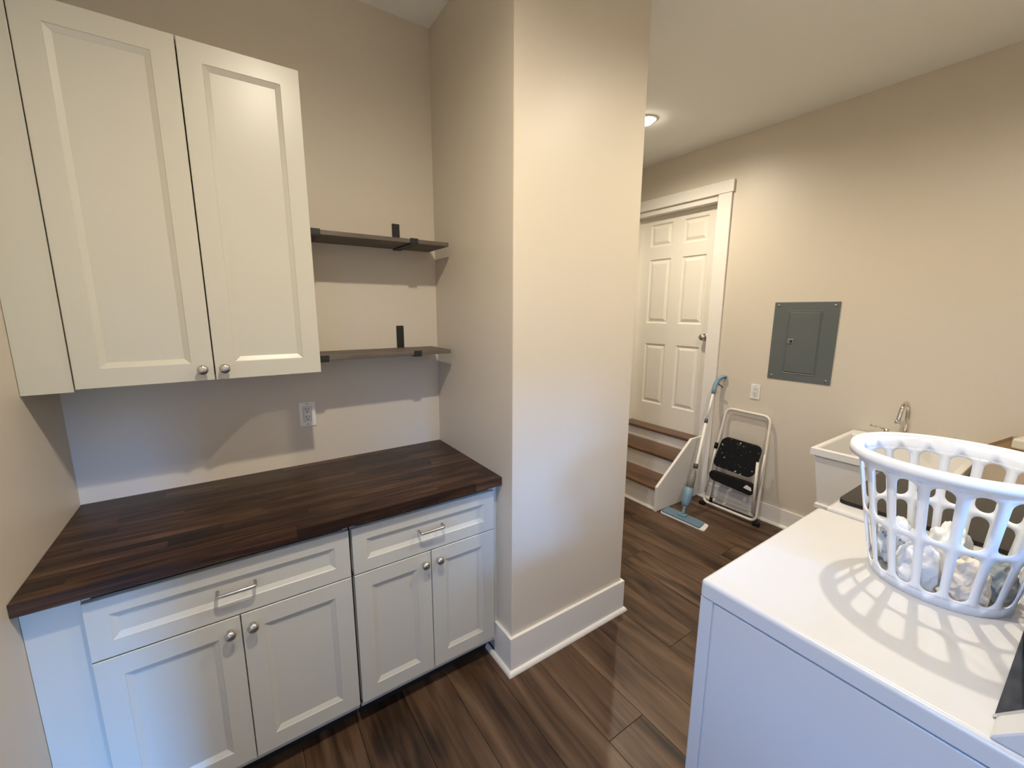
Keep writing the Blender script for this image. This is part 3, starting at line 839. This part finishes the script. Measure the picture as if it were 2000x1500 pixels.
bm_obj('body', bm, CREAM, so, smooth=False)
lathe('knob', [(0.016, 0), (0.016, 0.014), (0.010, 0.02), (0.0, 0.021)], DARKGREY, so, (3.600, -1.95, ztp + 0.040), (0, 0, 1), 16)

# ------------------------------------------------------------------ dryer and washer
def rounded_top(x0, x1, y0, y1, z0, z1, r, name, m, par):
    bm = bmesh.new()
    vs = add_box(bm, x0, x1, y0, y1, z0, z1)
    bmesh.ops.delete(bm, geom=[f for f in bm.faces if f.calc_center_median().z < z0 + 1e-5], context='FACES_ONLY')
    es = [e for e in bm.edges if (e.verts[0].co.z > z1 - 1e-5 and e.verts[1].co.z > z1 - 1e-5) or abs(e.verts[0].co.z - e.verts[1].co.z) > 1e-4]
    bmesh.ops.bevel(bm, geom=es, offset=r, segments=5, affect='EDGES', profile=0.5)
    o = bm_obj(name, bm, m, par)
    for p_ in o.data.polygons: p_.use_smooth = True
    wn = o.modifiers.new('face_weighted', 'WEIGHTED_NORMAL'); wn.weight = 100
    return o

AX0, AX1, AY0, AY1, AZ = 1.430, 2.118, -2.300, -1.580, 0.976
dr = thing('dryer', (1.77, -1.94, 0), 'white clothes dryer with black console and a laundry basket on top', 'dryer')
box('body', AX0 + 0.004, AX1 - 0.004, AY0, AY1 - 0.006, 0.03, AZ - 0.044, APPL, dr, bevel=0.006, seg=2)
# side panel stands between a slim front post and the rear edge
box('side_panel', AX0, AX0 + 0.006, AY0 + 0.01, AY1 - 0.036, 0.045, AZ - 0.048, APPL, dr, bevel=0.0025, seg=2)
sp_ = box('front_panel', AX0, AX1, AY1 - 0.0335, AY1, 0.04, AZ - 0.046, APPL, dr, bevel=0.004, seg=2)
rounded_top(AX0 - 0.002, AX1 + 0.002, AY0, AY1 + 0.002, AZ - 0.043, AZ, 0.012, 'top_panel', APPL, dr)
# embossed diagonal crease on the side
dd = lathe('door', [(0.20, 0.0), (0.20, 0.02), (0.185, 0.035), (0.12, 0.045), (0.0, 0.045)], APPL, dr, ((AX0 + AX1) / 2, AY1, 0.52), (0, 1, 0), 40)
lathe('door_window', [(0.12, 0.0), (0.115, 0.006), (0.0, 0.008)], GLASSBLK, dd, ((AX0 + AX1) / 2, AY1 + 0.044, 0.52), (0, 1, 0), 32)
for xx in (AX0 + 0.06, AX1 - 0.06):
    for yy in (AY0 + 0.06, AY1 - 0.06):
        lathe('foot', [(0.02, 0.001), (0.02, 0.032)], RUBBER, dr, (xx, yy, 0), (0, 0, 1), 12)
def console(t, x0, x1, yf, z):
    prof = [(yf, z), (yf - 0.004, z + 0.010), (yf - 0.055, z + 0.070), (yf - 0.105, z + 0.110), (yf - 0.130, z + 0.116), (AY0, z + 0.110), (AY0, z)]
    c = prism('console', prof, 'x', x0, x1, APPL, t, bevel=0.004)
    pg = [(yf + 0.001, z + 0.004), (yf - 0.056, z + 0.0735), (yf - 0.106, z + 0.1135), (yf - 0.106, z + 0.108), (yf - 0.054, z + 0.067), (yf + 0.001, z - 0.0005 + 0.002)]
    prism('control_glass', pg, 'x', x0 + 0.062, x1 - 0.062, GLASSBLK, c)
    for xa in (x0 + 0.055, x1 - 0.061):
        pt = [(yf + 0.0025, z + 0.003), (yf - 0.056, z + 0.0755), (yf - 0.107, z + 0.1155), (yf - 0.106, z + 0.107), (yf - 0.054, z + 0.066), (yf + 0.002, z + 0.001)]
        prism('chrome_strip', pt, 'x', xa, xa + 0.0065, CHROME, c)
    return c
console(dr, AX0 + 0.004, AX1 - 0.004, -2.056, AZ - 0.0005)

wx0, wx1 = 2.150, 2.850
wa = thing('washer', (2.5, -1.94, 0), 'white top-loading washer with dark glass lid between dryer and sink', 'washer')
box('body', wx0, wx1, AY0, AY1 - 0.012, 0.03, AZ - 0.044, APPL, wa, bevel=0.008, seg=2)
rounded_top(wx0 - 0.002, wx1 + 0.002, AY0, AY1 - 0.008, AZ - 0.043, AZ - 0.002, 0.017, 'top_panel', APPL, wa)
bm = bmesh.new()
add_box(bm, wx0 + 0.070, wx1 - 0.045, -2.045, AY1 - 0.022, AZ - 0.0015, AZ + 0.012)
ve = [e for e in bm.edges if abs(e.verts[0].co.z - e.verts[1].co.z) > 1e-4]
bmesh.ops.bevel(bm, geom=ve, offset=0.02, segments=4, affect='EDGES', profile=0.5)
lid = bm_obj('lid', bm, LIDBLK, wa)
box('lid_handle', wx0 + 0.25, wx1 - 0.23, AY1 - 0.034, AY1 - 0.0215, AZ - 0.0012, AZ + 0.010, APPL, lid, bevel=0.003)
for xx in (wx0 + 0.06, wx1 - 0.06):
    for yy in (AY0 + 0.06, AY1 - 0.06):
        lathe('foot', [(0.02, 0.001), (0.02, 0.032)], RUBBER, wa, (xx, yy, 0), (0, 0, 1), 12)
console(wa, wx0 + 0.004, wx1 - 0.004, -2.056, AZ - 0.0025)

# ------------------------------------------------------------------ laundry basket
BZ0, BZ1 = AZ + 0.001, 1.305
bk = thing('laundry_basket', (1.897, -1.909, BZ0), 'white slotted plastic laundry basket on top of the dryer', 'basket')
def bcen(t):
    return 1.897 - 0.044 * t, -1.909
def bsurf(a, t, off=0.0):
    """point on the flared basket wall: a angle, t 0 bottom..1 rim"""
    s = t ** 0.9
    cx, cy = bcen(t)
    ra = 0.122 + 0.040 * s + off; rb = 0.125 + 0.048 * s + off
    n = 2.1
    ca, sa = math.cos(a), math.sin(a)
    k = (abs(ca) ** n + abs(sa) ** n) ** (-1 / n)
    return Vector((cx + ra * ca * k, cy + rb * sa * k, BZ0 + (BZ1 - BZ0) * t))
NS = 18
AOFF = math.radians(14)
bm = bmesh.new()
def slot_cell(a0, a1, t0, t1, mx, mt0, mt1):
    """wall cell with a rounded slot. mx: half-margin fraction in angle, mt0/1 margins in t"""
    da = a1 - a0
    xl, xr = a0 + da * mx, a1 - da * mx
    yl, yr = t0 + mt0, t1 - mt1
    # work in normalised metres so that the ends are round
    W = da * 0.145; H_ = 0.328
    hw = (xr - xl) / da * W / 2
    hh = (yr - yl) * H_ / 2
    rad = min(hw, hh) * 0.98
    pts = []
    n = 5
    for (sx, sy, st) in ((1, 1, 0), (-1, 1, 1), (-1, -1, 2), (1, -1, 3)):
        for k in range(n + 1):
            ang = math.pi / 2 * (st + k / n)
            pts.append((sx * (hw - rad) + rad * math.cos(ang), sy * (hh - rad) + rad * math.sin(ang)))
    inner = [(xl + (xr - xl) * (u / (2 * hw) + 0.5), yl + (yr - yl) * (v / (2 * hh) + 0.5)) for u, v in pts]
    # outer boundary: corner arcs map onto the cell edges meeting at each corner
    outer = []
    for (cxn, cyn, st) in ((1, 1, 0), (-1, 1, 1), (-1, -1, 2), (1, -1, 3)):
        for k in range(n + 1):
            f = k / n
            if st == 0: o_ = (1, 0.5 + 1.0 * f) if f <= 0.5 else (1 - (f - 0.5), 1)
            if st == 1: o_ = (-0.5 - 1.0 * f, 1) if f <= 0.5 else (-1, 1 - (f - 0.5))
            if st == 2: o_ = (-1, -0.5 - 1.0 * f) if f <= 0.5 else (-1 + (f - 0.5), -1)
            if st == 3: o_ = (0.5 + 1.0 * f, -1) if f <= 0.5 else (1, -1 + (f - 0.5))
            outer.append((a0 + da * (o_[0] + 1) / 2, t0 + (t1 - t0) * (o_[1] + 1) / 2))
    # snap the exact corners
    for i_, (ca_, ct_) in enumerate(((a1, t1), (a0, t1), (a0, t0), (a1, t0))):
        outer[i_ * (n + 1) + n // 2 + 0] = (ca_, ct_) if n % 2 == 0 else outer[i_ * (n + 1) + n // 2]
    I = [bm.verts.new(bsurf(*q)) for q in inner]; O = [bm.verts.new(bsurf(*q)) for q in outer]
    m_ = len(I)
    for i in range(m_):
        j = (i + 1) % m_
        bm.faces.new([I[i], I[j], O[j], O[i]])
        # close the cell corner where the outline jumps round it
        A_, B_ = outer[i], outer[j]
        if abs(A_[0] - B_[0]) > 1e-6 and abs(A_[1] - B_[1]) > 1e-6:
            cx_ = a1 if max(A_[0], B_[0]) > a1 - 1e-6 else a0
            ct_ = t1 if max(A_[1], B_[1]) > t1 - 1e-6 else t0
            c = bm.verts.new(bsurf(cx_, ct_))
            bm.faces.new([O[i], O[j], c])
def band(t0, t1, sub=2):
    for i in range(NS * sub):
        a0 = AOFF + 2 * math.pi * i / (NS * sub); a1 = AOFF + 2 * math.pi * (i + 1) / (NS * sub)
        bm.faces.new([bm.verts.new(bsurf(*q)) for q in ((a0, t0), (a1, t0), (a1, t1), (a0, t1))])
for i in range(NS):
    a0 = AOFF + 2 * math.pi * i / NS; a1 = AOFF + 2 * math.pi * (i + 1) / NS
    slot_cell(a0, a1, 0.07, 0.487, 0.165, 0.015, 0.020)
    slot_cell(a0, a1, 0.487, 0.91, 0.165, 0.020, 0.015)
band(0.0, 0.07, 4); band(0.91, 1.0, 4)
# floor of the basket
ctr = bm.verts.new(Vector((1.897, -1.909, BZ0 + 0.004)))
for i in range(NS * 4):
    a0 = AOFF + 2 * math.pi * i / (NS * 4); a1 = AOFF + 2 * math.pi * (i + 1) / (NS * 4)
    bm.faces.new([bm.verts.new(bsurf(a0, 0.0)), bm.verts.new(bsurf(a1, 0.0)), ctr])
bmesh.ops.remove_doubles(bm, verts=bm.verts, dist=2e-4)
bo = bm_obj('slotted_wall', bm, BASK, bk)
for p_ in bo.data.polygons: p_.use_smooth = True
sm = bo.modifiers.new('thickness', 'SOLIDIFY'); sm.thickness = 0.0028; sm.offset = -1
# rolled rim
prof = [(0.000, -0.004), (0.000, 0.003), (0.003, 0.006), (0.009, 0.0065), (0.014, 0.002), (0.0155, -0.006), (0.0145, -0.017), (0.0125, -0.017), (0.013, -0.006), (0.0105, 0.000), (0.004, 0.001)]
vs, fs = [], []
N = 96
for i in range(N):
    a = 2 * math.pi * i / N
    b0 = bsurf(a, 1.0); out_ = (bsurf(a, 1.0, 0.1) - b0).normalized()
    for d_, z_ in prof: vs.append(b0 + out_ * d_ + Vector((0, 0, z_)))
M_ = len(prof)
for i in range(N):
    for k in range(M_):
        j = (i + 1) % N; l = (k + 1) % M_
        fs.append([i * M_ + k, j * M_ + k, j * M_ + l, i * M_ + l])
mesh_obj('rim', vs, fs, BASK, bk, True)

# laundry in the basket
def stripe_mat(name, c1, c2, scale, thr, rough=0.9, bump=0.2):
    m = bpy.data.materials.new(name); m.use_nodes = True
    nt = m.node_tree; p = nt.nodes['Principled BSDF']; p.inputs['Roughness'].default_value = rough
    tc = nt.nodes.new('ShaderNodeTexCoord'); n = nt.nodes.new('ShaderNodeTexNoise'); n.inputs['Scale'].default_value = scale; n.inputs['Detail'].default_value = 3; n.inputs['Distortion'].default_value = 1.5
    r = nt.nodes.new('ShaderNodeValToRGB'); r.color_ramp.elements[0].position = thr; r.color_ramp.elements[0].color = (*c1, 1)
    r.color_ramp.elements[1].position = thr + 0.05; r.color_ramp.elements[1].color = (*c2, 1)
    n2 = nt.nodes.new('ShaderNodeTexNoise'); n2.inputs['Scale'].default_value = 260
    b = nt.nodes.new('ShaderNodeBump'); b.inputs['Strength'].default_value = bump; b.inputs['Distance'].default_value = 0.004
    for q in (n, n2): nt.links.new(tc.outputs['Object'], q.inputs['Vector'])
    nt.links.new(n.outputs['Fac'], r.inputs['Fac']); nt.links.new(r.outputs['Color'], p.inputs['Base Color'])
    nt.links.new(n2.outputs['Fac'], b.inputs['Height']); nt.links.new(b.outputs['Normal'], p.inputs['Normal'])
    return m
CL_W = stripe_mat('white_terry', (0.68, 0.68, 0.67), (0.56, 0.55, 0.52), 14, 0.6)
CL_S = stripe_mat('white_cloth_grey_print', (0.62, 0.64, 0.66), (0.20, 0.23, 0.27), 24, 0.56)
CL_G = stripe_mat('grey_terry', (0.23, 0.26, 0.27), (0.15, 0.17, 0.18), 18, 0.5)
CL_T = stripe_mat('cream_cloth', (0.66, 0.60, 0.52), (0.58, 0.50, 0.40), 10, 0.6)
def cloth(name, c, r, seed, m, label, fold=0.32):
    bm = bmesh.new()
    bmesh.ops.create_icosphere(bm, subdivisions=5, radius=1.0)
    sv = Vector((seed * 3.1, seed * 1.7, seed * 2.3))
    for v in bm.verts:
        d = v.co.normalized()
        n1 = 1 - abs(noise.noise(d * 1.9 + sv)) * 2.6
        n2 = 1 - abs(noise.noise(d * 3.7 + sv * 2)) * 2
        k = 1 + fold * 0.55 * (n1 - 0.6) + fold * 0.14 * (n2 - 0.6)
        z = d.z
        q = Vector((d.x * r[0] * k, d.y * r[1] * k, (z if z > -0.55 else -0.55 - (z + 0.55) * 0.05) * r[2] * (k if z > 0 else 1)))
        v.co = Vector(c) + q
        v.co.z = max(v.co.z, BZ0 + 0.0075)
        # stay inside the basket wall
        t = max(0.02, min(1, (v.co.z - BZ0) / (BZ1 - BZ0)))
        cx, cy = bcen(t)
        ang = math.atan2(v.co.y - cy, v.co.x - cx)
        w = bsurf(ang, t, -0.008)
        if math.hypot(v.co.x - cx, v.co.y - cy) > math.hypot(w.x - cx, w.y - cy):
            v.co.x, v.co.y = w.x, w.y
    o = bm_obj(name, bm, m, None, origin=Vector((c[0], c[1], BZ0)))
    for p_ in o.data.polygons: p_.use_smooth = True
    tag(o, label, 'laundry', 'laundry in the basket')
cloth('crumpled_towel', (1.912, -1.824, 1.030), (0.056, 0.036, 0.070), 1, CL_S, 'crumpled white cloth with grey print at the left of the basket')
cloth('crumpled_towel', (1.818, -1.886, 1.022), (0.043, 0.043, 0.072), 2, CL_W, 'crumpled white towel at the front of the laundry basket')
cloth('crumpled_towel', (1.832, -1.966, 1.022), (0.044, 0.036, 0.064), 4, CL_T, 'crumpled cream cloth beside the grey towel in the basket')
cloth('crumpled_towel', (1.912, -1.997, 1.020), (0.048, 0.034, 0.056), 6, CL_G, 'crumpled grey terry towel at the right of the basket')
cloth('crumpled_towel', (1.945, -1.912, 1.030), (0.056, 0.044, 0.085), 9, CL_W, 'crumpled white towel heaped at the back of the basket')
